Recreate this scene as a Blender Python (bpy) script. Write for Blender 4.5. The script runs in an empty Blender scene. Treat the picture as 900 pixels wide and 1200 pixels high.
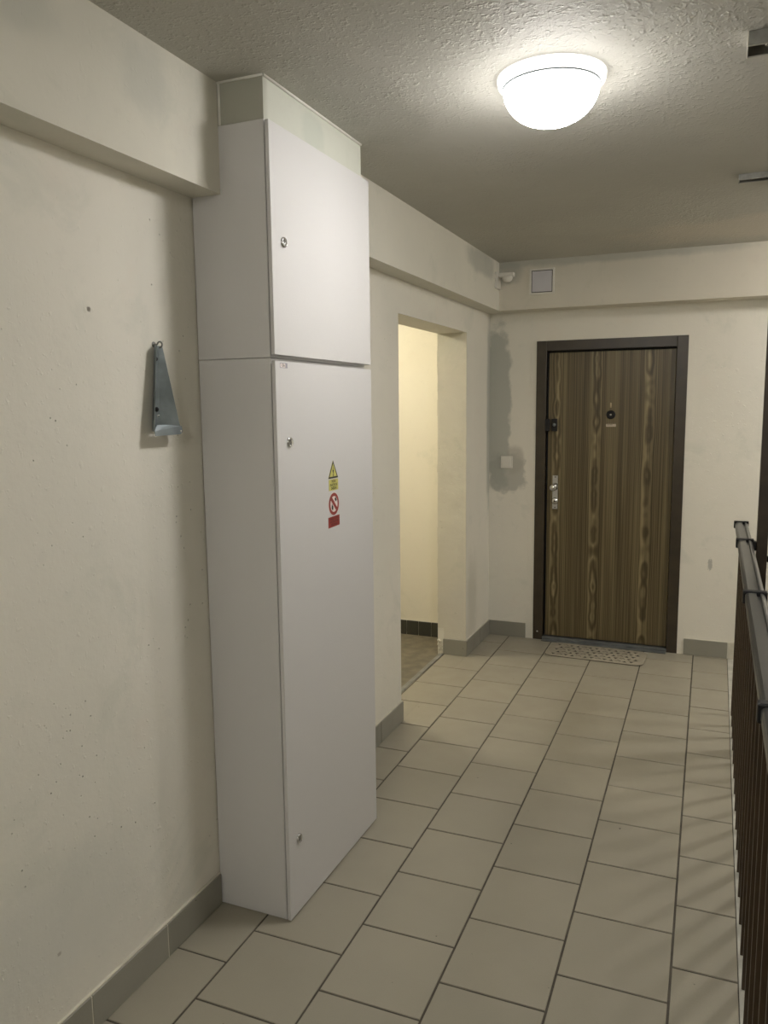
import bpy, bmesh, math, random
from mathutils import Vector, Matrix
random.seed(7)
S = bpy.context.scene
C = S.collection
PI = math.pi

# ------------------------------------------------------------------ camera, world, exposure
FPX, YAW, PITCH, ROLL = 923.2, 0.3995, -0.1331, -0.0111
CAM = Vector((1.4459, 0.0, 1.613))
fw = Vector((-math.sin(YAW)*math.cos(PITCH), math.cos(YAW)*math.cos(PITCH), math.sin(PITCH)))
rt = Vector((math.cos(YAW), math.sin(YAW), 0)); up = rt.cross(fw)
r2 = math.cos(ROLL)*rt + math.sin(ROLL)*up
u2 = -math.sin(ROLL)*rt + math.cos(ROLL)*up
cd = bpy.data.cameras.new('camera'); cam = bpy.data.objects.new('camera', cd); C.objects.link(cam)
cd.sensor_fit = 'VERTICAL'; cd.sensor_height = 36; cd.lens = FPX/1200*36; cd.clip_start = 0.02
cam.matrix_world = Matrix(((r2.x, u2.x, -fw.x, CAM.x), (r2.y, u2.y, -fw.y, CAM.y), (r2.z, u2.z, -fw.z, CAM.z), (0, 0, 0, 1)))
S.camera = cam
w = bpy.data.worlds.new('world'); S.world = w; w.use_nodes = True
w.node_tree.nodes['Background'].inputs[0].default_value = (0.5, 0.55, 0.6, 1)
w.node_tree.nodes['Background'].inputs[1].default_value = 0.02
S.view_settings.view_transform = 'Standard'; S.view_settings.look = 'None'
S.view_settings.exposure = 2.0; S.view_settings.gamma = 1
LAMP_E, CORR_E, STAIR_E, REAR_E = 30.0, 30.0, 31.0, 27.0
LAMP_C = (1.0, 0.97, 0.94)

# ------------------------------------------------------------------ dimensions (metres)
D = 5.308; ZC = 2.5262; BX = 0.102; ZB = 2.2226; FB = 0.159; HB = 0.105
Y1, Y2 = 2.0005, 2.6596; W = 0.252
D1, D2, DT = 3.628, 4.761, 2.06
XE = 1.563           # tiles end
XS = 3.5             # right wall of the stairwell
YB = -1.6            # wall behind the camera
ZL = -1.65           # lower landing

# ------------------------------------------------------------------ node helpers
class NT:
    def __init__(s, name):
        s.m = bpy.data.materials.new(name); s.m.use_nodes = True
        s.t = s.m.node_tree; s.b = s.t.nodes['Principled BSDF']
        s.o = None
    def n(s, typ, **kw):
        nd = s.t.nodes.new(typ)
        for k, v in kw.items(): setattr(nd, k, v)
        return nd
    def l(s, a, b): s.t.links.new(a, b)
    def setin(s, sock, v):
        if isinstance(v, bpy.types.NodeSocket): s.l(v, sock)
        elif v is not None: sock.default_value = v
    def coord(s):
        if s.o is None: s.o = s.n('ShaderNodeTexCoord').outputs['Object']
        return s.o
    def mapping(s, scale=(1, 1, 1), loc=(0, 0, 0), vec=None):
        m = s.n('ShaderNodeMapping'); s.l(vec or s.coord(), m.inputs[0])
        m.inputs['Location'].default_value = loc; m.inputs['Scale'].default_value = scale
        return m.outputs[0]
    def noise(s, scale, detail=3, rough=.5, vec=None, dist=0):
        n = s.n('ShaderNodeTexNoise'); s.l(vec or s.coord(), n.inputs['Vector'])
        n.inputs['Scale'].default_value = scale; n.inputs['Detail'].default_value = detail
        n.inputs['Roughness'].default_value = rough; n.inputs['Distortion'].default_value = dist
        return n.outputs[0]
    def vor(s, scale, vec=None):
        n = s.n('ShaderNodeTexVoronoi'); s.l(vec or s.coord(), n.inputs['Vector'])
        n.inputs['Scale'].default_value = scale
        return n.outputs['Distance']
    def math(s, op, a, b=None, c=None, clamp=False):
        n = s.n('ShaderNodeMath', operation=op, use_clamp=clamp)
        s.setin(n.inputs[0], a); s.setin(n.inputs[1], b)
        if c is not None: s.setin(n.inputs[2], c)
        return n.outputs[0]
    def rng(s, v, a, b, c=0., d=1., smooth=True):
        n = s.n('ShaderNodeMapRange'); n.interpolation_type = 'SMOOTHSTEP' if smooth else 'LINEAR'
        s.setin(n.inputs[0], v)
        for i, x in enumerate((a, b, c, d)): n.inputs[i+1].default_value = x
        return n.outputs[0]
    def mix(s, f, a, b, blend='MIX'):
        n = s.n('ShaderNodeMix', data_type='RGBA', blend_type=blend)
        s.setin(n.inputs[0], f)
        for i, v in ((6, a), (7, b)):
            if isinstance(v, tuple): v = (v[0], v[1], v[2], 1)
            s.setin(n.inputs[i], v)
        return n.outputs[2]
    def bump(s, h, dist, strength=1., normal=None):
        n = s.n('ShaderNodeBump'); s.setin(n.inputs['Height'], h)
        n.inputs['Distance'].default_value = dist; n.inputs['Strength'].default_value = strength
        if normal: s.l(normal, n.inputs['Normal'])
        return n.outputs[0]
    def sep(s):
        n = s.n('ShaderNodeSeparateXYZ'); s.l(s.coord(), n.inputs[0]); return n.outputs
    def blob(s, axes, c, r, soft=.35, wob=.5, wsc=9):
        """a smooth-edged irregular patch: axes = two axis indices, c centre, r radii"""
        o = s.sep(); nz = s.noise(wsc, 4, .6)
        nn = s.math('MULTIPLY', s.math('SUBTRACT', nz, .5), wob*2)
        acc = None
        for i in (0, 1):
            d = s.math('DIVIDE', s.math('SUBTRACT', o[axes[i]], c[i]), r[i])
            d = s.math('POWER', s.math('ABSOLUTE', d), 3)
            acc = d if acc is None else s.math('ADD', acc, d)
        acc = s.math('ADD', s.math('POWER', acc, 1/3), nn)
        return s.rng(acc, 1-soft, 1+soft, 1., 0.)
    def fin(s, color=None, rough=.5, normal=None, metal=0., spec=None):
        if isinstance(color, tuple): color = (color[0], color[1], color[2], 1)
        s.setin(s.b.inputs['Base Color'], color)
        s.setin(s.b.inputs['Roughness'], rough)
        s.b.inputs['Metallic'].default_value = metal
        if spec is not None: s.b.inputs['Specular IOR Level'].default_value = spec
        if normal: s.l(normal, s.b.inputs['Normal'])
        return s.m

def plain(name, col, rough=.5, metal=0., var=.08, bump=0.0, bs=200, spec=None):
    t = NT(name)
    nz = t.noise(14, 4)
    c = t.mix(t.rng(nz, .3, .7), tuple(x*(1-var) for x in col), tuple(min(1, x*(1+var)) for x in col))
    nr = t.bump(t.noise(bs, 2), .001, bump) if bump else None
    return t.fin(c, rough, nr, metal, spec)

def plaster(name, base, patch, bump=.8, pits=True, stains=(), dirt=.10, scale=1., coarse=.5):
    t = NT(name)
    big = t.noise(1.1, 4, .6)
    c = t.mix(t.rng(big, .35, .7), base, patch)
    c = t.mix(t.math('MULTIPLY', t.rng(t.noise(2.7, 5, .7, dist=.6), .54, .68), .38), c, tuple(x*k for x, k in zip(base, (.80, .84, .83))))
    c = t.mix(t.math('MULTIPLY', t.rng(t.noise(3.9, 4, .6), .58, .72), .3), c, tuple(x*k for x, k in zip(base, (.98, .93, .92))))
    fine = t.noise(16, 5, .65)
    c = t.mix(t.math('MULTIPLY', t.rng(fine, .55, .8), dirt), c, tuple(x*.55 for x in base))
    for (mask, col, amt) in stains:
        c = t.mix(t.math('MULTIPLY', mask(t), amt), c, col)
    h = t.math('ADD', t.math('MULTIPLY', t.noise(5*scale, 2, .5), coarse), t.math('MULTIPLY', t.noise(60*scale, 3, .6), .07))
    h = t.math('ADD', h, t.math('MULTIPLY', t.rng(t.noise(45*scale, 3, .6), .60, .75), .10))
    if pits:
        where = t.rng(t.noise(2.3, 2), .5, .6)
        v = t.vor(34); ran = t.rng(t.noise(17.3, 1), .42, .55)
        pm = t.math('MULTIPLY', t.math('MULTIPLY', t.rng(v, .04, .11, 1., 0.), where), ran)
        h = t.math('SUBTRACT', h, t.math('MULTIPLY', pm, .5))
        c = t.mix(t.math('MULTIPLY', pm, .55), c, (.12, .11, .09))
    return t.fin(c, .75, t.bump(h, .012, bump), spec=.25)

M = {}
BASE = (.75, .72, .64); PATCH = (.71, .69, .615)
GREY = (.36, .37, .33)
M['wall_left'] = plaster('plaster_left', BASE, PATCH, stains=[
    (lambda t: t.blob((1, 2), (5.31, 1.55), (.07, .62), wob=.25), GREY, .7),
    (lambda t: t.blob((1, 2), (1.2, .35), (.5, .16), soft=.6), (.60, .60, .55), .6),
    (lambda t: t.blob((1, 2), (4.9, .35), (.10, .25), soft=.6), (.48, .46, .38), .5),
    (lambda t: t.blob((1, 2), (1.835, 1.76), (.005, .018), wob=.8, wsc=120), (.30, .28, .22), .8),
    (lambda t: t.blob((1, 2), (1.56, 1.86), (.006, .006), wob=.5, wsc=60), (.16, .14, .11), .9),
    (lambda t: t.blob((1, 2), (1.33, .28), (.006, .005), wob=.8, wsc=90), (.3, .27, .22), .6)])
M['wall_far'] = plaster('plaster_far', BASE, PATCH, pits=False, stains=[
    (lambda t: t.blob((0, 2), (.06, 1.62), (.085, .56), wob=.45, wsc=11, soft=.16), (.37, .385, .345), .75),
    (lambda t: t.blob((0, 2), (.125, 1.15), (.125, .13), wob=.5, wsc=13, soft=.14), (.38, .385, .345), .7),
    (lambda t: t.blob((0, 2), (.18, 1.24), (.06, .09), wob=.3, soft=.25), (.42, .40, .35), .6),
    (lambda t: t.blob((0, 2), (1.44, .60), (.012, .035), wob=1.1, wsc=110, soft=.2), (.30, .30, .27), .6)])
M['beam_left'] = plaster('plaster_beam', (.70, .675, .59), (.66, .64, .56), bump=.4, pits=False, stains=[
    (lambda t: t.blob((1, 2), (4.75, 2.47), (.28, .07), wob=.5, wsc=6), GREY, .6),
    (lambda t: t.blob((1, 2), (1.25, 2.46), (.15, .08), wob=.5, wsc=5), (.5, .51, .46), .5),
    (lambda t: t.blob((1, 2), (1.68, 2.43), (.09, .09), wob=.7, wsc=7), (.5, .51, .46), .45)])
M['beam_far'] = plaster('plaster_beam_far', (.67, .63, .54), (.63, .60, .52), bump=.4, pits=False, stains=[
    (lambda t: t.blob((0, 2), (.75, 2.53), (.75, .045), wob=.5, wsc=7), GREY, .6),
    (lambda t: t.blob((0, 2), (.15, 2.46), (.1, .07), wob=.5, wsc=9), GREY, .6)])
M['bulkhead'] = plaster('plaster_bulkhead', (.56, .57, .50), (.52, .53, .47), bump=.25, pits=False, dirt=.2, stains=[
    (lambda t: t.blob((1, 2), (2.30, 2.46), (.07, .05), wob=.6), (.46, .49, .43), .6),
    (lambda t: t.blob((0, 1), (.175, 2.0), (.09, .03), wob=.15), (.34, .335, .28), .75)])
M['wall_plain'] = plaster('plaster_plain', BASE, PATCH, pits=False)
M['corridor'] = plaster('plaster_corridor', (.76, .72, .61), (.74, .71, .61), pits=False, bump=.4)
M['reveal'] = plaster('plaster_reveal', (.66, .63, .53), (.60, .57, .50), pits=True, bump=1., scale=1.4, coarse=1.)
M['caulk'] = plain('caulk', (.72, .71, .66), .6)
# ceiling: rougher plaster with trowelled streaks
t = NT('plaster_ceiling')
c = t.mix(t.rng(t.noise(1.3, 4, .6), .35, .7), (.50, .49, .44), (.46, .45, .405))
c = t.mix(t.math('MULTIPLY', t.blob((0, 1), (.42, 2.33), (.12, .40), wob=.6, wsc=7), .35), c, (.33, .325, .28))
c = t.mix(t.math('MULTIPLY', t.blob((0, 1), (1.75, 4.7), (.75, .28), wob=.6, wsc=4), .7), c, (.60, .55, .47))  # stairwell light on the ceiling, painted in as a warm lighter patch
st = t.noise(22, 4, .65, vec=t.mapping((1, .35, 1)), dist=1.2)
fn = t.noise(120, 3, .6)
rg = t.rng(t.noise(2.1, 2), .35, .65, .35, 1.)
h = t.math('ADD', t.math('MULTIPLY', st, .55), t.math('MULTIPLY', fn, .25))
h = t.math('ADD', h, t.math('MULTIPLY', t.rng(t.noise(60, 2, .5), .5, .75), .35))
h = t.math('MULTIPLY', h, rg)
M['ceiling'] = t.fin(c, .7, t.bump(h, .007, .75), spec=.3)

def tile_mat(name, a, b, rough=.42):
    t = NT(name)
    oi = t.n('ShaderNodeObjectInfo')
    add = t.n('ShaderNodeVectorMath', operation='ADD'); t.l(t.coord(), add.inputs[0]); t.l(oi.outputs['Location'], add.inputs[1])
    v = add.outputs[0]
    c = t.mix(oi.outputs['Random'], a, b)
    c = t.mix(t.math('MULTIPLY', t.rng(t.noise(2.4, 4, .6, vec=v), .4, .75), .22), c, tuple(x*.72 for x in a))
    c = t.mix(t.math('MULTIPLY', t.rng(t.noise(260, 2, .6, vec=v), .45, .75), .12), c, tuple(x*.6 for x in a))
    c = t.mix(t.rng(t.noise(34, 2, .5, vec=v), .76, .8), c, (.10, .09, .07))
    r = t.rng(t.noise(5, 4, .6, vec=v), .3, .8, rough-.07, rough+.12)
    return t.fin(c, r, t.bump(t.noise(160, 2, vec=v), .0006, .3), spec=.45)
M['tile'] = tile_mat('floor_tile', (.34, .312, .245), (.31, .286, .226))
M['skirt'] = tile_mat('skirting_tile', (.285, .275, .232), (.26, .25, .21), .45)
M['dark_tile'] = tile_mat('dark_skirting_tile', (.045, .045, .035), (.06, .058, .045), .4)
M['grout'] = plain('grout', (.085, .075, .058), .85, var=.25)
M['screed'] = plain('corridor_screed', (.16, .14, .10), .55, var=.2)
M['slab'] = plain('slab_edge', (.44, .43, .38), .7, var=.15)
M['strip'] = plain('threshold_strip', (.22, .22, .2), .55, var=.2)
M['light_grout'] = plain('light_grout', (.6, .57, .48), .8)
# cabinet enamel with an orange-peel skin
t = NT('cabinet_enamel')
M['enamel'] = t.fin((.585, .577, .572), .36, t.bump(t.noise(230, 2, .5), .0012, .35), spec=.45)
M['enamel_edge'] = plain('enamel_edge', (.50, .51, .50), .45, var=.03)
M['gasket'] = plain('black_gasket', (.012, .013, .012), .6)
M['chrome'] = plain('chrome', (.62, .62, .62), .16, 1., var=.03)
M['black'] = plain('black_plastic', (.009, .009, .010), .5, spec=.3)
M['yellow'] = plain('sign_yellow', (.56, .52, .14), .5, var=.05)
M['red'] = plain('sign_red', (.27, .032, .024), .5, var=.08)
M['white'] = plain('sign_white', (.74, .66, .63), .5, var=.02)
M['ink'] = plain('sign_ink', (.012, .012, .010), .5)
M['dark_red'] = plain('sign_dark_red', (.12, .012, .010), .5)
M['badge'] = plain('badge_grey', (.30, .29, .33), .4)
M['steel_dark'] = plain('bracket_steel', (.22, .255, .27), .42, .75, var=.22, bump=.2, bs=60)
M['steel_light'] = plain('bracket_lip_steel', (.27, .31, .33), .42, .7, var=.15)
M['galv'] = plain('galvanised_steel', (.30, .30, .28), .38, .85, var=.3)
M['brown_paint'] = plain('brown_frame_paint', (.036, .026, .014), .38, var=.15)
M['bar_brown'] = plain('brown_bar_paint', (.045, .029, .015), .36, var=.15)
M['post_brown'] = plain('brown_post_paint', (.034, .024, .015), .4, var=.2)
M['rail'] = plain('handrail_plastic', (.028, .029, .028), .28, var=.05, spec=.75)
M['thresh'] = plain('threshold_metal', (.16, .17, .17), .45, .5, var=.2)
M['plastic_white'] = plain('white_plastic', (.68, .66, .60), .38, var=.03)
M['panel_white'] = plain('hatch_white', (.56, .55, .58), .4, var=.02)
M['mat'] = plain('mat_fibre', (.30, .27, .21), .9, var=.1, bump=.8, bs=300)
M['mat_dark'] = plain('mat_underside', (.022, .018, .013), .95)
M['brass'] = plain('brass_number', (.62, .50, .33), .35, .6)
M['cream'] = plain('cream_plate', (.50, .42, .32), .4)
# lamp glass
def lampglass(name, col, e, graded=False):
    t = NT(name)
    t.b.inputs['Base Color'].default_value = (.9, .9, .88, 1)
    t.b.inputs['Roughness'].default_value = .25
    t.b.inputs['Emission Color'].default_value = (*col, 1)
    if graded: # the glass glows most at its crown, opposite the bulb, and less towards the rim
        g = t.rng(t.sep()[2], 0., .095, 1., .06, smooth=False)
        t.l(t.math('MULTIPLY', g, e), t.b.inputs['Emission Strength'])
    else: t.b.inputs['Emission Strength'].default_value = e
    return t.m
M['glass_main'] = lampglass('opal_glass_lit', LAMP_C, LAMP_E, True)
M['glass_rim'] = lampglass('opal_glass_rim', LAMP_C, .8)
M['fill_rear'] = lampglass('rear_fill_glow', (1., .97, .92), REAR_E)
M['glass_corr'] = lampglass('opal_glass_corridor', (1., .92, .74), CORR_E)
M['glass_stair'] = lampglass('opal_glass_stairwell', (1., .955, .89), STAIR_E)
# door veneer: zebra stripes closing into long loops at three places
t = NT('door_veneer')
o = t.sep()
K = None
xw = t.math('ADD', o[0], t.math('MULTIPLY', t.math('SUBTRACT', t.noise(1.6, 2, vec=t.mapping((1, 1, .7))), .5), .035))
dmin = None
for xc, e in ((.055, .010), (.315, .010), (.64, .014)):
    d = t.math('SUBTRACT', xw, xc)
    d = t.math('SQRT', t.math('ADD', t.math('MULTIPLY', d, d), e*e))
    dmin = d if dmin is None else t.math('MINIMUM', dmin, d)
vx = t.mapping((3, 1, 3.2))
hh = t.math('ADD', t.math('MULTIPLY', dmin, 1.0), t.math('MULTIPLY', t.noise(1.6, 3, .55, vec=t.mapping((5, 1, 2.6))), .045))
near = t.rng(dmin, .0, .045, 1., .10)
hh = t.math('ADD', dmin, t.math('MULTIPLY', t.math('MULTIPLY', t.noise(1.7, 2, .5, vec=t.mapping((2.2, 1, 2.4))), .052), near))
s1 = t.math('MULTIPLY', t.math('SINE', t.math('MULTIPLY', hh, 2*PI/.0092)), t.rng(dmin, .02, .09, .75, .3))
s1 = t.math('ADD', s1, t.math('MULTIPLY', t.math('SUBTRACT', t.noise(1., 3, .65, vec=t.mapping((105, 1, .8))), .5), 3.2))
s1 = t.math('ADD', s1, t.math('MULTIPLY', t.math('SUBTRACT', t.noise(1., 2, .6, vec=t.mapping((30, 1, .35))), .5), 3.4))
f = t.rng(s1, -1.3, 1.5)
c = t.mix(f, (.050, .035, .014), (.200, .158, .080))
c = t.mix(t.math('MULTIPLY', t.math('MULTIPLY', t.rng(s1, .5, 1.5), near), .75), c, (.36, .29, .16))
M['veneer'] = t.fin(c, .38, t.bump(s1, .0004, .2), spec=.4)

# ------------------------------------------------------------------ mesh helpers (all shapes in world coordinates)
def bm_new(): return bmesh.new()
def box(bm, a, b, mi=0, bev=0.0, seg=1):
    x0, y0, z0 = a; x1, y1, z1 = b
    if bev: # build apart then merge, so only this box is bevelled
        t = bmesh.new(); box(t, a, b, mi)
        bmesh.ops.bevel(t, geom=list(t.edges), offset=bev, segments=seg, profile=.5, affect='EDGES')
        for f in t.faces: f.material_index = mi
        merge(bm, t); return
    vs = [bm.verts.new(p) for p in ((x0, y0, z0), (x1, y0, z0), (x1, y1, z0), (x0, y1, z0), (x0, y0, z1), (x1, y0, z1), (x1, y1, z1), (x0, y1, z1))]
    for q in ((3, 2, 1, 0), (4, 5, 6, 7), (0, 1, 5, 4), (1, 2, 6, 5), (2, 3, 7, 6), (3, 0, 4, 7)):
        f = bm.faces.new([vs[i] for i in q]); f.material_index = mi
def merge(bm, t):
    mp = {v: bm.verts.new(v.co) for v in t.verts}
    for f in t.faces:
        try: g = bm.faces.new([mp[v] for v in f.verts])
        except ValueError: continue
        g.material_index = f.material_index; g.smooth = f.smooth
    t.free()
def lathe(bm, c, axis, prof, seg=28, mi=0, smooth=True):
    """prof: (radius, height) along axis from c"""
    ax = Vector(axis).normalized()
    a = ax.orthogonal().normalized(); b = ax.cross(a)
    rings = []
    for r, h in prof:
        if r < 1e-6: rings.append([bm.verts.new(Vector(c)+ax*h)])
        else: rings.append([bm.verts.new(Vector(c)+ax*h+(a*math.cos(2*PI*i/seg)+b*math.sin(2*PI*i/seg))*r) for i in range(seg)])
    for A, B in zip(rings, rings[1:]):
        for i in range(seg):
            j = (i+1) % seg
            if len(A) == 1 and len(B) == 1: continue
            if len(A) == 1: q = [A[0], B[j], B[i]]
            elif len(B) == 1: q = [A[i], A[j], B[0]]
            else: q = [A[i], A[j], B[j], B[i]]
            f = bm.faces.new(q); f.material_index = mi; f.smooth = smooth
def prism(bm, pts, off, mi=0):
    """extrude polygon pts (3D) by vector off"""
    off = Vector(off)
    A = [bm.verts.new(p) for p in pts]; B = [bm.verts.new(Vector(p)+off) for p in pts]
    n = len(A)
    fs = [bm.faces.new(A), bm.faces.new(B[::-1])]
    for i in range(n): fs.append(bm.faces.new([A[i], B[i], B[(i+1) % n], A[(i+1) % n]]))
    for f in fs: f.material_index = mi
def rodm(bm, a, b, r, seg=10, mi=0):
    a = Vector(a); b = Vector(b)
    L = (b-a).length
    lathe(bm, a, b-a, [(0, 0), (r, 0), (r, L), (0, L)], seg, mi)
def mk(name, bm, mats, parent=None, origin=None, kind=None, fix=True):
    if fix: bmesh.ops.recalc_face_normals(bm, faces=list(bm.faces))
    if origin is None:
        xs = [v.co for v in bm.verts]
        origin = (sum(v.x for v in xs)/len(xs), sum(v.y for v in xs)/len(xs), min(v.z for v in xs)) if parent else (0, 0, 0)
    O = Vector(origin)
    for v in bm.verts: v.co -= O
    me = bpy.data.meshes.new(name); bm.to_mesh(me); bm.free()
    for m in (mats if isinstance(mats, (list, tuple)) else [mats]): me.materials.append(M[m])
    ob = bpy.data.objects.new(name, me); C.objects.link(ob)
    base = Vector((0, 0, 0)); q = parent
    while q is not None: base += q.location; q = q.parent
    ob.location = O-base; ob.parent = parent
    if kind: ob['kind'] = kind
    return ob
def thing(name, label, cat, loc=(0, 0, 0), group=None):
    o = bpy.data.objects.new(name, None); C.objects.link(o); o.location = loc; o.empty_display_size = .05
    o['label'] = label; o['category'] = cat
    if group: o['group'] = group
    return o
def root(name, loc=(0, 0, 0)):
    o = bpy.data.objects.new(name, None); C.objects.link(o); o.location = loc; o['kind'] = 'structure'; return o
def tag(o, label, cat): o['label'] = label; o['category'] = cat; return o
def text_into(bm, body, size, place, mi, bold=0.0, width=None):
    """flat lettering; place(u, v) gives the 3D point, u centred on 0"""
    cu = bpy.data.curves.new('lettering', 'FONT'); cu.body = body; cu.size = size; cu.resolution_u = 2; cu.offset = bold
    cu.align_x = 'CENTER'; cu.align_y = 'CENTER'
    o = bpy.data.objects.new('lettering', cu); C.objects.link(o)
    dg = bpy.context.evaluated_depsgraph_get(); dg.update()
    me = o.evaluated_get(dg).to_mesh()
    t = bmesh.new(); t.from_mesh(me)
    o.evaluated_get(dg).to_mesh_clear()
    bpy.data.objects.remove(o); bpy.data.curves.remove(cu)
    k = 1.
    if width and t.verts:
        xs = [v.co.x for v in t.verts]; k = width/(max(xs)-min(xs))
    for v in t.verts: v.co = Vector(place(v.co.x*k, v.co.y))
    for f in t.faces: f.material_index = mi
    merge(bm, t)

# ------------------------------------------------------------------ setting
bm = bm_new()
box(bm, (-.005, YB, -.14), (1.566, D+.0, -.0028)); box(bm, (-.15, D1, -.14), (0, D2, -.0028))
floor = mk('floor', bm, 'grout', kind='structure')
bm = bm_new(); box(bm, (1.566, YB, -.14), (1.612, D, -.001), bev=.002)
mk('slab_edge', bm, 'slab', floor)

TH = .008; PX, PY = .3025, .3046; OX, OY = .475, 2.836; G = .0034
def rot(x, y): return (OX+x*math.cos(TH)-y*math.sin(TH), OY+x*math.sin(TH)+y*math.cos(TH))
def clip(poly, ax, val, keep_less):
    out = []
    s = 1 if keep_less else -1
    for i in range(len(poly)):
        P, Q = poly[i], poly[(i+1) % len(poly)]
        dp, dq = s*(P[ax]-val), s*(Q[ax]-val)
        if dp <= 0: out.append(P)
        if dp*dq < 0:
            k = dp/(dp-dq); out.append((P[0]+(Q[0]-P[0])*k, P[1]+(Q[1]-P[1])*k))
    return out
def tile_mesh(bm, poly, z=0.0):
    cx = sum(p[0] for p in poly)/len(poly); cy = sum(p[1] for p in poly)/len(poly)
    def ring(k, zz):
        o = []
        for p in poly:
            d = Vector((cx-p[0], cy-p[1])); L = max(d.length, 1e-6)
            q = Vector(p)+d/L*k*1.41
            o.append(bm.verts.new((q.x, q.y, zz)))
        return o
    A, B, T = ring(0, z-.009), ring(0, z-.0012), ring(.0012, z)
    n = len(poly)
    for R1, R2 in ((A, B), (B, T)):
        for i in range(n): bm.faces.new([R1[i], R1[(i+1) % n], R2[(i+1) % n], R2[i]])
    bm.faces.new(T)
def area(p): return abs(sum(p[i][0]*p[(i+1) % len(p)][1]-p[(i+1) % len(p)][0]*p[i][1] for i in range(len(p))))/2
full_me = None
for ci in range(-3, 4):
    ph = .5 if ci % 2 == 0 else 0.
    for ri in range(-15, 10):
        x0, x1 = ci*PX+G, (ci+1)*PX-G; y0, y1 = (ri+ph)*PY+G, (ri+ph+1)*PY-G
        poly = [rot(x0, y0), rot(x1, y0), rot(x1, y1), rot(x0, y1)]
        full = area(poly)
        cy = sum(p[1] for p in poly)/4
        q = clip(poly, 0, XE, True); q = clip(q, 1, D-.003, True) if q else q; q = clip(q, 1, YB+.01, False) if q else q
        outs = []
        if q:
            if cy-.16 > D1 and cy+.16 < D2: outs = [clip(q, 0, -.147, False)]
            elif cy+.16 < D1 or cy-.16 > D2: outs = [clip(q, 0, .002, False)]
            else: # a tile that meets the doorway's edge is notched around the jamb: split at the wall line
                a = clip(q, 0, .002, False)
                if min(p[0] for p in q) >= .0: outs = [a]
                else:
                    b = clip(q, 0, .002, True); b = clip(b, 0, -.147, False) if b else b
                    b = clip(b, 1, D1+.002, False) if b else b; b = clip(b, 1, D2-.002, True) if b else b
                    outs = [a, b]
        for k, pp in enumerate(outs):
            if len(pp) < 3 or area(pp) < .0006: continue
            c2 = (sum(p[0] for p in pp)/len(pp), sum(p[1] for p in pp)/len(pp))
            dz = random.uniform(-.0004, .0004)
            if abs(area(pp)-full) < 1e-6:
                if full_me is None:
                    bm = bm_new(); tile_mesh(bm, pp); ob = mk('tile', bm, 'tile', floor, (c2[0], c2[1], 0)); full_me = ob.data
                else:
                    ob = bpy.data.objects.new('tile', full_me); C.objects.link(ob); ob.parent = floor; ob.location = (c2[0], c2[1], dz)
            else:
                bm = bm_new(); tile_mesh(bm, pp, dz); mk('tile', bm, 'tile', floor, (c2[0], c2[1], 0))

# side corridor floor + strip
bm = bm_new(); box(bm, (-2.2, 2.9, -.14), (-.178, 5.119, -.006))
mk('floor', bm, 'screed', kind='structure')
bm = bm_new(); box(bm, (-.178, D1+.001, -.14), (-.1505, D2-.001, .001), bev=.001)
mk('trim_threshold', bm, 'strip', kind='structure')

# walls
bm = bm_new()
box(bm, (-.19, YB, ZL), (0, D1, ZC)); box(bm, (-.19, D2, -.14), (0, D, ZC)); box(bm, (-.19, D1, DT), (0, D2, ZC))
mk('wall_left', bm, 'wall_left', kind='structure')
bm = bm_new()
box(bm, (-.19, D, ZL), (.336, D+.2, ZC)); box(bm, (1.247, D, ZL), (XS, D+.2, ZC)); box(bm, (.336, D, 2.015), (1.247, D+.2, ZC)); box(bm, (.336, D, ZL), (1.247, D+.2, -.005)); box(bm, (.2, D+.2, -.1), (1.4, D+.25, 2.2))
mk('wall_far', bm, 'wall_far', kind='structure')
bm = bm_new(); box(bm, (0, YB-.15, ZL), (XS, YB, ZC)); mk('wall_back', bm, 'wall_plain', kind='structure')
bm = bm_new(); box(bm, (XS, YB-.15, ZL), (XS+.15, D+.2, ZC)); mk('wall_right', bm, 'wall_plain', kind='structure')
bm = bm_new(); box(bm, (1.612, YB, ZL-.1), (XS, D, ZL)); mk('floor_lower_landing', bm, 'screed', kind='structure')
bm = bm_new(); box(bm, (1.55, YB, ZL), (1.6, D, -.14)); mk('wall_stairwell', bm, 'wall_plain', kind='structure')
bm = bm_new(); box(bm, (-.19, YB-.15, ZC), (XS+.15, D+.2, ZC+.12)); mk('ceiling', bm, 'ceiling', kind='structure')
# corridor shell
bm = bm_new()
box(bm, (-2.2, 5.119, -.14), (-.19, D, 2.46)); mk('wall_corridor_far', bm, 'corridor', kind='structure')
bm = bm_new(); box(bm, (-2.35, 2.75, -.14), (-2.2, D, 2.46)); mk('wall_corridor_left', bm, 'corridor', kind='structure')
bm = bm_new(); box(bm, (-2.2, 2.75, -.14), (-.19, 2.9, 2.46)); mk('wall_corridor_near', bm, 'corridor', kind='structure')
bm = bm_new(); box(bm, (-2.35, 2.75, 2.46), (-.19, D, 2.55)); mk('ceiling_corridor', bm, 'corridor', kind='structure')
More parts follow.
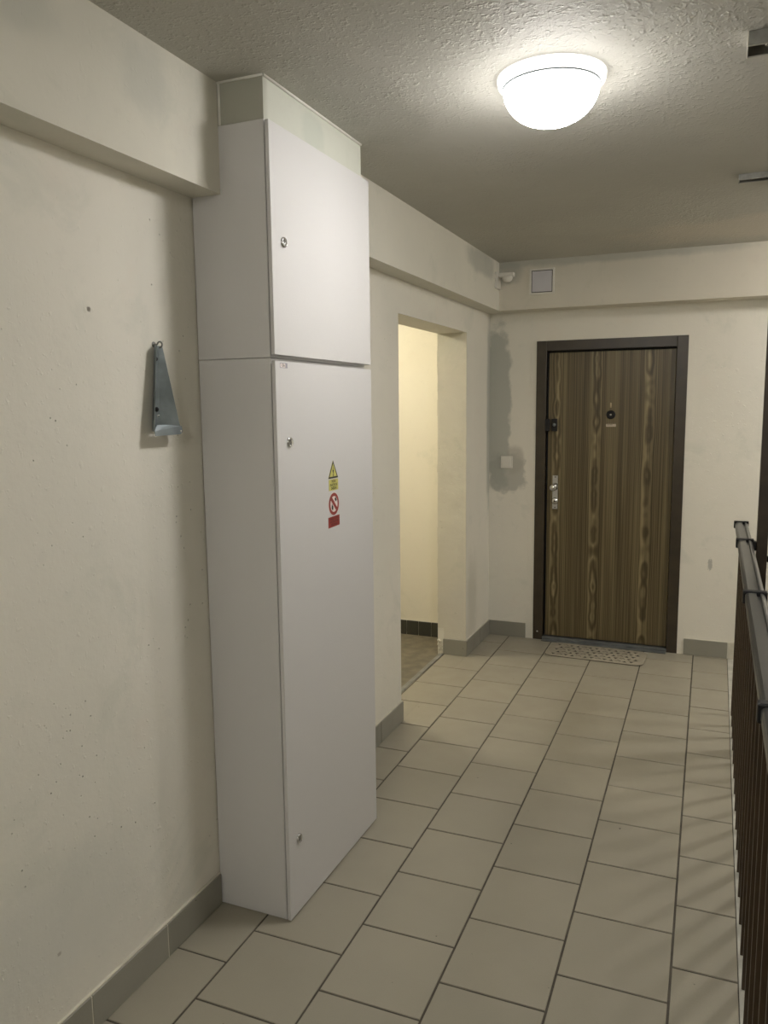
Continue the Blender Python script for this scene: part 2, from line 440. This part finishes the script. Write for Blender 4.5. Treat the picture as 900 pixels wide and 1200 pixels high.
# plastered reveal of the far jamb and soffit, a thin worn skin of its own, with the broken corner at its foot
bm = bm_new()
N = 40
for i in range(N):
    z0 = .02+(DT-.02)*i/N; z1 = .02+(DT-.02)*(i+1)/N
    e = random.uniform(0, .006)
    box(bm, (-.192+random.uniform(0, .006) + (.04 if i < 3 else 0), D2-.004-random.uniform(0, .0008), z0), (.0015, D2, z1))
mk('trim_reveal', bm, 'reveal', kind='structure')
bm = bm_new()
for i in range(26):
    x = random.uniform(-.185, -.155); z = random.uniform(.0, .09); r = random.uniform(.006, .013)
    lathe(bm, (x, D2-.002, z), (random.uniform(-.4, .4), -1, random.uniform(-.3, .3)), [(r, 0), (r*.7, r*.6), (0, r*.8)], 6, 0, False)
mk('trim_broken_plaster', bm, 'reveal', kind='structure')

# beams
bm = bm_new(); box(bm, (0, YB, ZB), (BX, Y1, ZC)); mk('beam_left', bm, 'beam_left', kind='structure')
bm = bm_new(); box(bm, (0, Y2+.004, ZB), (BX, D, ZC)); mk('beam_left', bm, 'beam_left', kind='structure')
bm = bm_new(); box(bm, (BX, D-FB, ZB), (XS, D, ZC)); mk('beam_far', bm, 'beam_far', kind='structure')
# bulkhead over the cabinets
bm = bm_new(); box(bm, (0, Y1+.004, 2.4085), (.250, Y2-.004, ZC))
mk('bulkhead', bm, 'bulkhead', kind='structure')
bm = bm_new()
rodm(bm, (.2515, Y1+.006, ZC-.002), (.2515, Y2-.004, ZC-.002), .0045, 8)
rodm(bm, (BX, Y1+.003, ZC-.002), (.25, Y1+.003, ZC-.002), .004, 8)
rodm(bm, (BX+.004, Y1+.0035, 2.41), (BX+.004, Y1+.0035, ZC), .004, 8)
mk('trim_caulk', bm, 'caulk', kind='structure')

# baseboards: one tile after another on a mortar bed
def skirt(name, pieces, mat='skirt', h=HB):
    r = root(name)
    for a, b in pieces:
        bm = bm_new(); box(bm, (min(a[0], b[0]), min(a[1], b[1]), 0.001), (max(a[0], b[0]), max(a[1], b[1]), h), bev=.0014)
        mk('tile', bm, mat, r)
    return r
J = .0018
ys = [1.414+.3085*k for k in range(-9, 2)]+[Y1-.003]
sl = skirt('baseboard_left', [((0, ys[i]+J), (.012, ys[i+1]-J)) for i in range(len(ys)-1)]
      + [((0, a+J), (.012, b-J)) for a, b in ((Y2+.006, 3.029), (3.029, 3.334), (3.334, D1+.002))]
      + [((0, D2-.010), (.012, 5.065)), ((0, 5.068), (.012, D-.002)), ((-.149, D2-.016), (.0118, D2-.0045))])
bm = bm_new()
for y in ys[1:-1]: box(bm, (0, y-J, 0), (.0105, y+J, HB-.003))
for y in (3.029, 3.334): box(bm, (0, y-J, 0), (.0105, y+J, HB-.003), 1)
box(bm, (0, YB, HB-.002), (.008, Y1-.003, HB+.003)); box(bm, (0, Y2+.006, HB-.002), (.007, D1, HB+.002)); box(bm, (0, D2, HB-.002), (.007, D-.002, HB+.002))
mk('joint', bm, ['light_grout', 'grout'], sl)
sf = skirt('baseboard_far', [((.0125, D-.012), (.268, D)), ((1.302, D-.012), (1.562, D))])
bm = bm_new(); box(bm, (.0125, D-.007, HB-.002), (.268, D, HB+.002)); box(bm, (1.302, D-.007, HB-.002), (1.61, D, HB+.002)); box(bm, (1.563, D-.010, 0), (1.61, D, HB-.003))
mk('joint', bm, ['light_grout'], sf)
cs = root('baseboard_corridor')
x = -.205
xs = [-.192, -.36, -.455, -.545]+[-.545-.093*k for k in range(1, 17)]
for a, b in zip(xs, xs[1:]):
    if b < -2.19: break
    bm = bm_new(); box(bm, (b+.0015, 5.109, -.006), (a-.0015, 5.119, .097), bev=.001); mk('tile', bm, 'dark_tile', cs)
bm = bm_new(); box(bm, (-2.15, 5.113, -.006), (-.191, 5.119, .1)); mk('joint', bm, 'light_grout', cs)

# raised plaster band around the door frame
bm = bm_new()
bw, t0 = .035, .003
box(bm, (.321-bw, D-t0, 0), (.322, D, 2.03+.028)); box(bm, (1.261, D-t0, 0), (1.262+.040, D, 2.03+.028)); box(bm, (.322, D-t0, 2.029), (1.261, D, 2.03+.028))
mk('trim_door_surround', bm, 'wall_plain', kind='structure')

# ------------------------------------------------------------------ flat door
dr = root('door_1', (.79, D, 0))
fx0, fx1, fz = .321, 1.262, 2.03; fwid = .066
bm = bm_new()
for (xa, xb, za, zb) in ((fx0, fx0+fwid, 0, fz), (fx1-fwid, fx1, 0, fz), (fx0+fwid, fx1-fwid, fz-fwid, fz)):
    box(bm, (xa, D-.008, za), (xb, D+.012, zb), bev=.002)
for (xa, xb, za, zb) in ((fx0+.02, fx0+fwid-.004, 0, fz-.02), (fx1-fwid+.004, fx1-.02, 0, fz-.02), (fx0+fwid-.004, fx1-fwid+.004, fz-fwid+.004, fz-.02)):
    box(bm, (xa, D+.012, za), (xb, D+.1, zb))
box(bm, (fx0+fwid-.02, D+.062, 0), (fx1-fwid+.02, D+.09, fz-fwid+.02), mi=1)
mk('frame', bm, ['brown_paint', 'black'], dr)
bm = bm_new(); lathe(bm, (.352, D-.0085, .055), (0, -1, 0), [(.007, 0), (.006, .002), (0, .003)], 12)
mk('hinge_screw', bm, 'chrome', dr)
LX0, LX1, LZ0, LZ1 = .4, 1.193, .03, 1.952
bm = bm_new(); box(bm, (LX0, D+.018, LZ0), (LX1, D+.06, LZ1), bev=.002)
leaf = mk('door_leaf', bm, 'veneer', dr, (LX0, D+.018, 0))
bm = bm_new(); box(bm, (fx0+fwid-.002, D-.012, .0015), (fx1-fwid+.002, D+.06, .024), bev=.003); box(bm, (fx0+fwid, D-.05, .0012), (fx1-fwid, D-.01, .006), bev=.001)
mk('threshold', bm, 'thresh', dr)
yl = D+.018
# lock plate with knob and cylinder guard
bm = bm_new()
box(bm, (.436, yl-.008, .912), (.474, yl, 1.142), bev=.003, seg=2)
lathe(bm, (.449, yl-.008, 1.062), (0, -1, 0), [(.017, 0), (.017, .010), (.010, .014), (.010, .028), (.021, .032), (.024, .044), (.019, .056), (0, .058)], 24)
lathe(bm, (.455, yl-.008, .968), (0, -1, 0), [(.023, 0), (.022, .008), (.015, .013), (0, .013)], 24)
lathe(bm, (.455, yl-.021, .968), (0, -1, 0), [(.006, 0), (.006, .004), (0, .004)], 12, 1)
for z in (1.13, .924): lathe(bm, (.455, yl-.008, z), (0, -1, 0), [(.004, 0), (.003, .002), (0, .002)], 10, 1)
mk('lock_plate', bm, ['chrome', 'black'], leaf)['label'] = 'chrome security lock plate with round knob'
bm = bm_new()
box(bm, (.425, yl-.022, 1.437), (.462, yl, 1.520), bev=.004, seg=2)
lathe(bm, (.444, yl-.022, 1.480), (0, -1, 0), [(.011, 0), (.010, .004), (0, .004)], 18, 1)
mk('night_latch', bm, ['black', 'steel_dark'], leaf)
bm = bm_new(); box(bm, (.384, D-.020, 1.437), (.416, D-.008, 1.520), bev=.003); box(bm, (.395, D-.015, 1.445), (.412, D+.03, 1.512))
mk('latch_keeper', bm, 'black', dr)
bm = bm_new()
lathe(bm, (.805, yl, 1.544), (0, -1, 0), [(.029, 0), (.029, .004), (.024, .008), (.010, .008), (.009, .004), (0, .004)], 28)
lathe(bm, (.805, yl-.004, 1.544), (0, -1, 0), [(.0085, 0), (.006, .003), (0, .004)], 16, 1)
mk('peephole', bm, ['black', 'chrome'], leaf)
bm = bm_new()
text_into(bm, '1', .040, lambda u, v: (.803+u, yl-.0015, 1.603+v), 0, .0028)
g = bmesh.ops.extrude_face_region(bm, geom=list(bm.faces)); bmesh.ops.translate(bm, verts=[v for v in g['geom'] if isinstance(v, bmesh.types.BMVert)], vec=(0, .0012, 0))
mk('number', bm, 'brass', leaf)['label'] = 'small brass number 1'
bm = bm_new(); box(bm, (.776, yl-.003, 1.466), (.839, yl, 1.484), bev=.001); box(bm, (.784, yl-.0034, 1.4775), (.818, yl-.003, 1.4800), 1)
mk('name_plate', bm, ['cream', 'ink'], leaf)

# ------------------------------------------------------------------ electrical cabinets
def lock(parent, y, z, xf):
    bm = bm_new()
    lathe(bm, (xf, y, z), (1, 0, 0), [(.0155, 0), (.0155, .003), (.013, .006), (.0105, .006), (.0100, .002), (0, .002)], 28)
    lathe(bm, (xf, y, z), (1, 0, 0), [(.0095, .001), (.0095, .0025), (0, .0025)], 24, 1)
    prism(bm, [(xf+.002, y-.0025, z-.0085), (xf+.002, y+.0025, z-.0085), (xf+.002, y+.0045, z+.007), (xf+.002, y-.0045, z+.007)], (.0075, 0, 0))
    prism(bm, [(xf+.002, y-.008, z-.002), (xf+.002, y+.008, z-.0005), (xf+.002, y+.008, z+.0025), (xf+.002, y-.008, z+.002)], (.0055, 0, 0))
    mk('lock', bm, ['chrome', 'black'], parent)
def cabinet(z0, z1, dz0, dz1, label):
    r = thing('electrical_cabinet', label, 'cabinet', (0, (Y1+Y2)/2, z0))
    bm = bm_new()
    box(bm, (.003, Y1, z0), (W, Y2, z1), bev=.0015)
    mk('body', bm, 'enamel', r)
    bm = bm_new(); box(bm, (W-.001, Y1+.005, dz0+.006), (W+.0062, Y2-.006, dz1-.006)); mk('gasket', bm, 'gasket', r)
    bm = bm_new()
    # folded sheet door, a touch wider than the body and its face slightly out of true
    ya, yb = 1.9945, 2.669; xa, xb0, xb1 = W+.006, .2705, .2735
    t = bmesh.new(); box(t, (xa, ya, dz0), (xb0, yb, dz1))
    for v in t.verts:
        if v.co.y > 2.3 and v.co.x > xa+.01: v.co.x = xb1
    bmesh.ops.bevel(t, geom=list(t.edges), offset=.0016, segments=2, profile=.5, affect='EDGES')
    merge(bm, t)
    d = mk('door', bm, 'enamel', r)
    return r, d
lo, lod = cabinet(.0015, 1.7555, .006, 1.7475, 'tall lower light-grey metal electrical cabinet with warning stickers, standing on the tiles')
hi, hid = cabinet(1.7570, 2.4080, 1.7640, 2.4030, 'short upper light-grey metal electrical cabinet without stickers, under the ceiling')
def xf(y): return .2705+.003*(y-1.9945)/(2.669-1.9945)
lock(hid, 2.059, 2.085, xf(2.059)); lock(lod, 2.064, 1.511, xf(2.064)); lock(lod, 2.056, .253, xf(2.056))
def flat(bm, pts, mi, lift):
    f = bm.faces.new([bm.verts.new((xf(y)+lift, y, z)) for y, z in pts]); f.material_index = mi
def circ(c, r, n=36, a0=0, a1=2*PI): return [(c[0]+r*math.cos(a0+(a1-a0)*i/n), c[1]+r*math.sin(a0+(a1-a0)*i/n)) for i in range(n)]
def rrect(y0, z0, y1, z1, r):
    o = []
    for cx, cz, a in ((y1-r, z1-r, 0), (y0+r, z1-r, PI/2), (y0+r, z0+r, PI), (y1-r, z0+r, 1.5*PI)):
        o += [(cx+r*math.cos(a+PI/2*i/4), cz+r*math.sin(a+PI/2*i/4)) for i in range(5)]
    return o
def sticker(name, mats, base, build, label):
    bm = bm_new()
    A = [(xf(y)+.0001, y, z) for y, z in base]
    prism(bm, A, (.0005, 0, 0), 0)
    build(bm)
    o = mk(name, bm, mats, lod, fix=False)
    # faces all meant to look out (+x)
    for p in o.data.polygons:
        pass
    o['label'] = label
# warning triangle
def tri(c, s): # centroid-based triangle, half-base s
    h = s*1.66
    return [(c[0]-s, c[1]-h*.36), (c[0]+s, c[1]-h*.36), (c[0], c[1]+h*.64)]
tc = (2.347, 1.3995)
def b_tri(bm):
    flat(bm, tri(tc, .036), 1, .0008); flat(bm, tri(tc, .0262), 0, .0010)
    flat(bm, [(tc[0]+.003, tc[1]+.021), (tc[0]-.007, tc[1]+.001), (tc[0]+.0005, tc[1]+.003)], 1, .0012)
    flat(bm, [(tc[0]-.003, tc[1]+.004), (tc[0]+.006, tc[1]+.006), (tc[0]-.0005, tc[1]-.012), (tc[0]-.002, tc[1]-.010)], 1, .0013)
    flat(bm, [(tc[0]-.005, tc[1]-.009), (tc[0]+.003, tc[1]-.010), (tc[0]-.002, tc[1]-.018)], 1, .0014)
sticker('warning_sign', ['yellow', 'ink'], tri(tc, .0365), b_tri, 'yellow triangle with black lightning bolt')
yc = 2.349
def b_yel(bm):
    for s, z, wd in (('POZOR', 1.3675, .030), ('ELEKTRICKÉ', 1.3560, .054), ('ZAŘÍZENÍ', 1.3445, .042)):
        text_into(bm, s, .0112, lambda u, v, z=z: (xf(yc)+.0010, yc+u, z+v), 1, .0003, wd)
sticker('warning_text', ['yellow', 'ink'], rrect(yc-.034, 1.3375, yc+.034, 1.3745, .002), b_yel, 'yellow text sticker of three black lines')
cc = (2.348, 1.2915)
def b_circ(bm):
    flat(bm, circ(cc, .0375), 1, .0008); flat(bm, circ(cc, .0265), 0, .0010)
    # bucket upper right, flame lower left
    flat(bm, [(cc[0]+.004, cc[1]+.016), (cc[0]+.013, cc[1]+.023), (cc[0]+.021, cc[1]+.013), (cc[0]+.015, cc[1]+.006)], 2, .0012)
    flat(bm, [(cc[0]-.002, cc[1]+.006), (cc[0]+.004, cc[1]+.013), (cc[0]+.006, cc[1]+.010), (cc[0]+.001, cc[1]+.003)], 3, .0012)
    flat(bm, [(cc[0]-.019, cc[1]-.012), (cc[0]-.016, cc[1]-.003), (cc[0]-.011, cc[1]+.002), (cc[0]-.010, cc[1]-.004), (cc[0]-.005, cc[1]-.008), (cc[0]-.006, cc[1]-.017), (cc[0]-.012, cc[1]-.021)], 2, .0012)
    dx, dz = .0205, -.0205; n = .0045
    flat(bm, [(cc[0]-dx-n, cc[1]-dz-n), (cc[0]+dx-n, cc[1]+dz-n), (cc[0]+dx+n, cc[1]+dz+n), (cc[0]-dx+n, cc[1]-dz+n)], 1, .0015)
sticker('prohibition_sign', ['white', 'red', 'ink', 'badge'], circ(cc, .039), b_circ, 'round red-ringed prohibition sticker')
def b_red(bm):
    for s, z, wd in (('NEHAS VODOU', 1.2425, .060), ('ANI PĚNOVÝMI', 1.2325, .062), ('PŘÍSTROJI', 1.2225, .044)):
        text_into(bm, s, .0095, lambda u, v, z=z: (xf(yc)+.0010, 2.3475+u, z+v+(u*.03)), 1, .0002, wd)
sticker('prohibition_text', ['red', 'dark_red'], [(2.306, 1.2135), (2.389, 1.2165), (2.389, 1.2515), (2.306, 1.2495)], b_red, 'dark red text sticker, slightly crooked')
def b_badge(bm):
    flat(bm, rrect(2.0225, 1.7295, 2.0555, 1.7405, .002), 1, .0008)
    flat(bm, rrect(2.050, 1.7275, 2.0625, 1.7415, .001), 0, .0010)
    text_into(bm, 'CA', .0105, lambda u, v: (xf(2.04)+.0011, 2.0375+u, 1.735+v), 2, .0004, .018)
sticker('badge', ['badge', 'white', 'ink'], rrect(2.0205, 1.7275, 2.0625, 1.7425, .002), b_badge, 'small grey maker badge')

# ------------------------------------------------------------------ steel bracket hung on the left wall
r = thing('steel_bracket', 'tapered dark steel bracket hanging from a hook on the left wall', 'bracket', (0, 1.80, 1.55))
zt, zb_ = 1.786, 1.552
prof_t = [(.022, 1.783), (.010, 1.790), (.009, 1.806), (.013, 1.818)]
prof_b = [(.033, 1.7440), (.006, 1.768), (.006, 1.800), (.033, 1.8585)]
th = .0022
bm = bm_new()
NS = 14
rows = []
for k in range(NS+1):
    s = k/NS
    rows.append([(a[0]+(b[0]-a[0])*s, a[1]+(b[1]-a[1])*s, zt+(zb_-zt)*s) for a, b in zip(prof_t, prof_b)])
for off in (0, th):
    V = [[bm.verts.new((x+off, y, z)) for x, y, z in row] for row in rows]
    for i in range(NS):
        for j in range(3): bm.faces.new([V[i][j], V[i][j+1], V[i+1][j+1], V[i+1][j]])
    if off == 0: V0 = V
    else: V1 = V
for i in range(NS):
    for j in (0, 3): bm.faces.new([V0[i][j], V0[i+1][j], V1[i+1][j], V1[i][j]])
for j in range(3):
    for i in (0, NS): bm.faces.new([V0[i][j], V0[i][j+1], V1[i][j+1], V1[i][j]])
mk('plate', bm, 'steel_dark', r)
bm = bm_new()
# bent foot lip joining the two wings
prism(bm, [(.034, 1.7430, 1.5535), (.034, 1.7475, 1.5395), (.036, 1.8520, 1.5410), (.036, 1.8620, 1.5480), (.035, 1.8600, 1.5640), (.032, 1.8050, 1.5690), (.029, 1.7600, 1.5700)], (.0022, 0, 0))
lathe(bm, (.0385, 1.8540, 1.5500), (1, 0, 0), [(.0035, 0), (.0030, .0008), (0, .0008)], 10, 1)
mk('foot_lip', bm, ['steel_light', 'plastic_white'], r)
for z, rr in ((1.750, .0062), (1.612, .0070)):
    bm = bm_new(); lathe(bm, (.0082, 1.7945-(1.75-z)*.05, z), (1, 0, 0), [(rr, 0), (rr, .003), (rr*.6, .006), (0, .006)], 12); mk('bolt', bm, 'black', r)
for z, m in ((1.685, 'black'), (1.733, 'chrome'), (1.594, 'chrome')):
    bm = bm_new(); lathe(bm, (.0084, 1.794, z), (1, 0, 0), [(.0035, 0), (.003, .001), (0, .001)], 10); mk('rivet', bm, m, r)
h = thing('wall_hook', 'small screw hook in the left wall holding the steel bracket', 'hook', (0, 1.806, 1.79))
bm = bm_new()
pts = []
for k in range(15):
    a = -PI*.55+PI*1.45*k/14
    pts.append(Vector((.018+.008*math.cos(a), 1.804, 1.789+.008*math.sin(a))))
pts = [Vector((0, 1.800, 1.790)), Vector((.010, 1.803, 1.789))]+pts[::-1]
for a, b in zip(pts, pts[1:]): rodm(bm, a, b, .0024, 8)
lathe(bm, (0.0003, 1.800, 1.790), (1, 0, 0), [(.008, 0), (.007, .002), (0, .002)], 14)
mk('hook', bm, 'galv', h)

# ------------------------------------------------------------------ light switch, hatch, detector
s = thing('light_switch', 'square white rocker light switch on the far wall left of the door', 'light switch', (.125, D, 1.184))
bm = bm_new(); box(bm, (.083, D-.009, 1.184), (.167, D-.0002, 1.268), bev=.003, seg=2); mk('frame', bm, 'plastic_white', s)
bm = bm_new(); t = bmesh.new(); box(t, (.0975, D-.0145, 1.1985), (.1525, D-.008, 1.2535))
for v in t.verts:
    if v.co.y < D-.01 and v.co.z > 1.22: v.co.y += .003
bmesh.ops.bevel(t, geom=list(t.edges), offset=.0012, segments=2, profile=.5, affect='EDGES'); merge(bm, t)
mk('rocker', bm, 'plastic_white', s)
yb = D-FB
s = thing('junction_box', 'square white junction box cover on the beam above the door', 'box', (.38, yb, 2.31))
bm = bm_new()
for a, b in (((.302, 2.311), (.314, 2.470)), ((.448, 2.311), (.460, 2.470)), ((.314, 2.311), (.448, 2.322)), ((.314, 2.459), (.448, 2.470))):
    box(bm, (a[0], yb-.010, a[1]), (b[0], yb-.0003, b[1]), bev=.0012)
box(bm, (.313, yb-.003, 2.321), (.449, yb-.0003, 2.460), 1)
mk('frame', bm, ['plastic_white', 'black'], s)
bm = bm_new(); box(bm, (.3185, yb-.009, 2.3265), (.4435, yb-.003, 2.4545), bev=.001); mk('cover', bm, 'panel_white', s)
s = thing('motion_detector', 'small white detector on a bracket in the corner below the ceiling', 'detector', (BX, 5.09, 2.35))
bm = bm_new(); box(bm, (BX+.0003, 5.032, 2.352), (BX+.014, 5.140, 2.452), bev=.004, seg=2); mk('back_plate', bm, 'plastic_white', s)
bm = bm_new()
box(bm, (BX+.010, 5.075, 2.425), (BX+.112, 5.115, 2.452), bev=.006, seg=2)
mk('arm', bm, 'plastic_white', s)
bm = bm_new()
lathe(bm, (BX+.068, 5.095, 2.427), (.1, 0, -1), [(.0, -.002), (.034, -.002), (.034, .010), (.026, .026), (.012, .034), (0, .036)], 20)
mk('sensor_head', bm, 'plastic_white', s)

# ------------------------------------------------------------------ ceiling lamps
def dome(name, label, c, glassmat, ax=(0, 0, -1), r=.150, depth=.098, group=None):
    s = thing(name, label, 'lamp', c, group)
    bm = bm_new()
    lathe(bm, c, ax, [(0, .0003), (r, .0003), (r, .012), (r-.003, .020), (r-.014, .0285), (0, .0285)], 48)
    mk('base_ring', bm, 'glass_rim' if glassmat == 'glass_main' else 'plastic_white', s)
    bm = bm_new()
    R = r-.0165
    pr = [(R-.006, .0285), (R, .031)]
    for k in range(1, 15):
        a = PI/2*k/14
        pr.append((R*math.cos(a)**.95 if k < 14 else 0, .031+depth*math.sin(a)))
    lathe(bm, c, ax, pr, 48)
    if glassmat == 'glass_main':
        q = bm_new(); lathe(q, c, ax, [(R+.0035, .026), (R+.0035, .0315), (R+.0005, .0315), (R+.0005, .026)], 48); mk('rim_gap_shade', q, 'steel_dark', s)  # dark ring standing in for the shaded gap between base ring and glass
    g = mk('glass_shade', bm, glassmat, s)
    return s
dome('ceiling_lamp', 'lit white glass dome lamp on the ceiling above the tiled landing', (.975, 2.36, ZC), 'glass_main')
dome('ceiling_lamp', 'lit dome lamp on the side corridor ceiling, outside the view', (-1.25, 4.25, 2.46), 'glass_corr')
dome('ceiling_lamp', 'added dome lamp on the ceiling behind the camera, fill light outside the view', (1.1, -1.2, ZC), 'fill_rear')  # unseen lamp, added to raise the ambient light from behind
dome('ceiling_lamp', 'lit dome lamp on the ceiling over the stairwell, outside the view to the right', (2.75, 4.5, ZC), 'glass_stair')

# ------------------------------------------------------------------ steel channels under the ceiling
def channel(y0, y1, x0, label, depth):
    s = thing('ceiling_channel', label, 'rail', (x0, (y0+y1)/2, ZC), None)
    bm = bm_new(); L = XS-.05
    tt = .0018; zt, zb = ZC-.0004, ZC-depth
    box(bm, (x0, y0, zt-tt), (L, y1, zt)); box(bm, (x0, y0, zb), (L, y0+tt, zt-tt)); box(bm, (x0, y1-tt, zb), (L, y1, zt-tt))
    box(bm, (x0, y0+tt, zb), (L, y0+.009, zb+tt)); box(bm, (x0, y1-.009, zb), (L, y1-tt, zb+tt))
    mk('channel', bm, 'galv', s)
    bm = bm_new(); box(bm, (x0-.003, y0-.001, zb-.001), (x0, y1+.001, zt)); mk('end_plate', bm, 'plastic_white' if depth > .03 else 'galv', s)
    for k in range(7):
        bm = bm_new(); x = x0+.045+k*.28
        lathe(bm, (x, (y0+y1)/2, zt-tt), (0, 0, -1), [(.012, 0), (.012, .005), (.006, .006), (.006, depth*.7), (0, depth*.72)], 12); mk('bolt', bm, 'chrome', s)
channel(2.285, 2.365, 1.478, 'galvanised channel under the ceiling to the right of the lamp', .034)
channel(3.63, 3.69, 1.487, 'thinner galvanised channel under the ceiling, farther from the camera', .022)

# ------------------------------------------------------------------ door mat
mt = thing('door_mat', 'beige perforated rounded rubber mat before the brown door', 'mat', (.775, 5.1, 0))
def rr(x0, y0, x1, y1, r, n=6):
    o = []
    for cx, cy, a in ((x1-r, y1-r, 0), (x0+r, y1-r, PI/2), (x0+r, y0+r, PI), (x1-r, y0+r, 1.5*PI)):
        o += [(cx+r*math.cos(a+PI/2*i/n), cy+r*math.sin(a+PI/2*i/n)) for i in range(n+1)]
    return o
def skew(p): # lies slightly askew
    a = -.03; x, y = p[0]-.775, p[1]-5.1
    return (.775+x*math.cos(a)-y*math.sin(a), 5.1+x*math.sin(a)+y*math.cos(a))
mx0, my0, mx1, my1 = .468, 4.95, 1.088, 5.245
bm = bm_new(); prism(bm, [(*skew(p), .0006) for p in rr(mx0+.004, my0+.004, mx1-.004, my1-.004, .05)], (0, 0, .0035)); mk('underside', bm, 'mat_dark', mt)
outline = [skew(p) for p in rr(mx0, my0, mx1, my1, .055)]
bm = bm_new(); prism(bm, [(*p, .0042) for p in outline], (0, 0, .0026))
top = mk('top_layer', bm, 'mat', mt, (.775, 5.1, 0))
bmc = bm_new(); nx, ny = 13, 5
for i in range(nx):
    for j in range(ny):
        cx = mx0+.055+(mx1-mx0-.11)*(i+.5*(j % 2))/(nx-.5); cy = my0+.045+(my1-my0-.09)*j/(ny-1)
        q = [(-.013, -.012), (.013, -.012), (0, .012)] if (i+j) % 2 else [(-.013, .010), (.013, .010), (0, -.012)]
        if i % 3 == 1: q = [(-.015, -.005), (0, .004), (.015, -.005), (.015, .004), (0, .013), (-.015, .004)]
        pts = [skew((cx+a*1.2, cy+b*1.35)) for a, b in q]
        prism(bmc, [(x, y, .0) for x, y in pts], (0, 0, .03))
cut = mk('cutter', bmc, 'mat_dark', None, (0, 0, 0))
mod = top.modifiers.new('holes', 'BOOLEAN'); mod.object = cut; mod.operation = 'DIFFERENCE'; mod.solver = 'EXACT'
bpy.context.view_layer.update()
dg = bpy.context.evaluated_depsgraph_get(); nm = bpy.data.meshes.new_from_object(top.evaluated_get(dg))
top.modifiers.clear(); top.data = nm; nm.materials.clear(); nm.materials.append(M['mat']); pass
bpy.data.objects.remove(cut)

# ------------------------------------------------------------------ stair railing and tall post
rl = thing('stair_railing', 'brown barred stair railing with a dark flat handrail along the landing edge', 'railing', (1.585, 2.2, 0))
bm = bm_new()
x0, x1, z0, z1 = 1.552, 1.612, .972, 1.0
prof = [(x0, z0), (x0, z1-.008), (x0+.004, z1-.003), (x0+.010, z1), (x0+.033, z1), (x0+.034, z1-.010), (x0+.044, z1-.010), (x0+.045, z1), (x1-.010, z1), (x1-.004, z1-.003), (x1, z1-.008), (x1, z0)]
prism(bm, [(x, -1.2, z) for x, z in prof], (0, 5.62, 0))
mk('handrail', bm, 'rail', rl)
bm = bm_new(); box(bm, (x0-.006, 4.42, z0-.004), (x1+.004, 4.438, z1+.006), bev=.003, seg=2); mk('end_cap', bm, 'black', rl)
for y in (3.86, 2.78, 1.725, .65):
    bm = bm_new()
    box(bm, (x0-.007, y-.015, z0-.010), (x1+.007, y+.015, z1+.005), bev=.004, seg=2)
    if y > 3.8: box(bm, (x1, y-.022, .955), (1.6295, y+.022, .995), bev=.003)
    mk('clip', bm, 'black', rl)
bm = bm_new(); box(bm, (1.573, -1.2, .935), (1.601, 4.40, .971)); mk('top_rail', bm, 'bar_brown', rl)
bar = None
y = 4.31
while y > -1.2:
    if bar is None:
        bm = bm_new(); box(bm, (1.572, y-.007, -.0005), (1.602, y+.007, .935), bev=.0012)
        bar = mk('baluster', bm, 'bar_brown', rl, (1.587, y, 0)); by = y
    else:
        b = bar.copy(); C.objects.link(b); b.parent = rl; b.location = (bar.location.x, bar.location.y-(by-y), bar.location.z)
    y -= .1495
bm = bm_new(); box(bm, (1.6295, 3.835, ZL+.001), (1.674, 3.885, ZC-.0005), bev=.003, seg=2)
tag(mk('steel_post', bm, 'post_brown', None, (1.65, 3.86, 0)), 'tall dark brown square post from floor to ceiling beside the handrail', 'post')
r = thing('side_railing', 'dark rails running right from the tall brown post across the stairwell', 'railing', (2.4, 3.86, ZL))
bm = bm_new(); box(bm, (1.6745, 3.845, .905), (3.2, 3.875, .93), bev=.002); mk('rail', bm, 'black', r)
bm = bm_new(); box(bm, (1.6745, 3.85, .62), (3.2, 3.87, .635), bev=.002); mk('rail', bm, 'black', r)
bm = bm_new(); box(bm, (3.2, 3.84, ZL+.001), (3.24, 3.88, .95), bev=.002); mk('post', bm, 'post_brown', r)
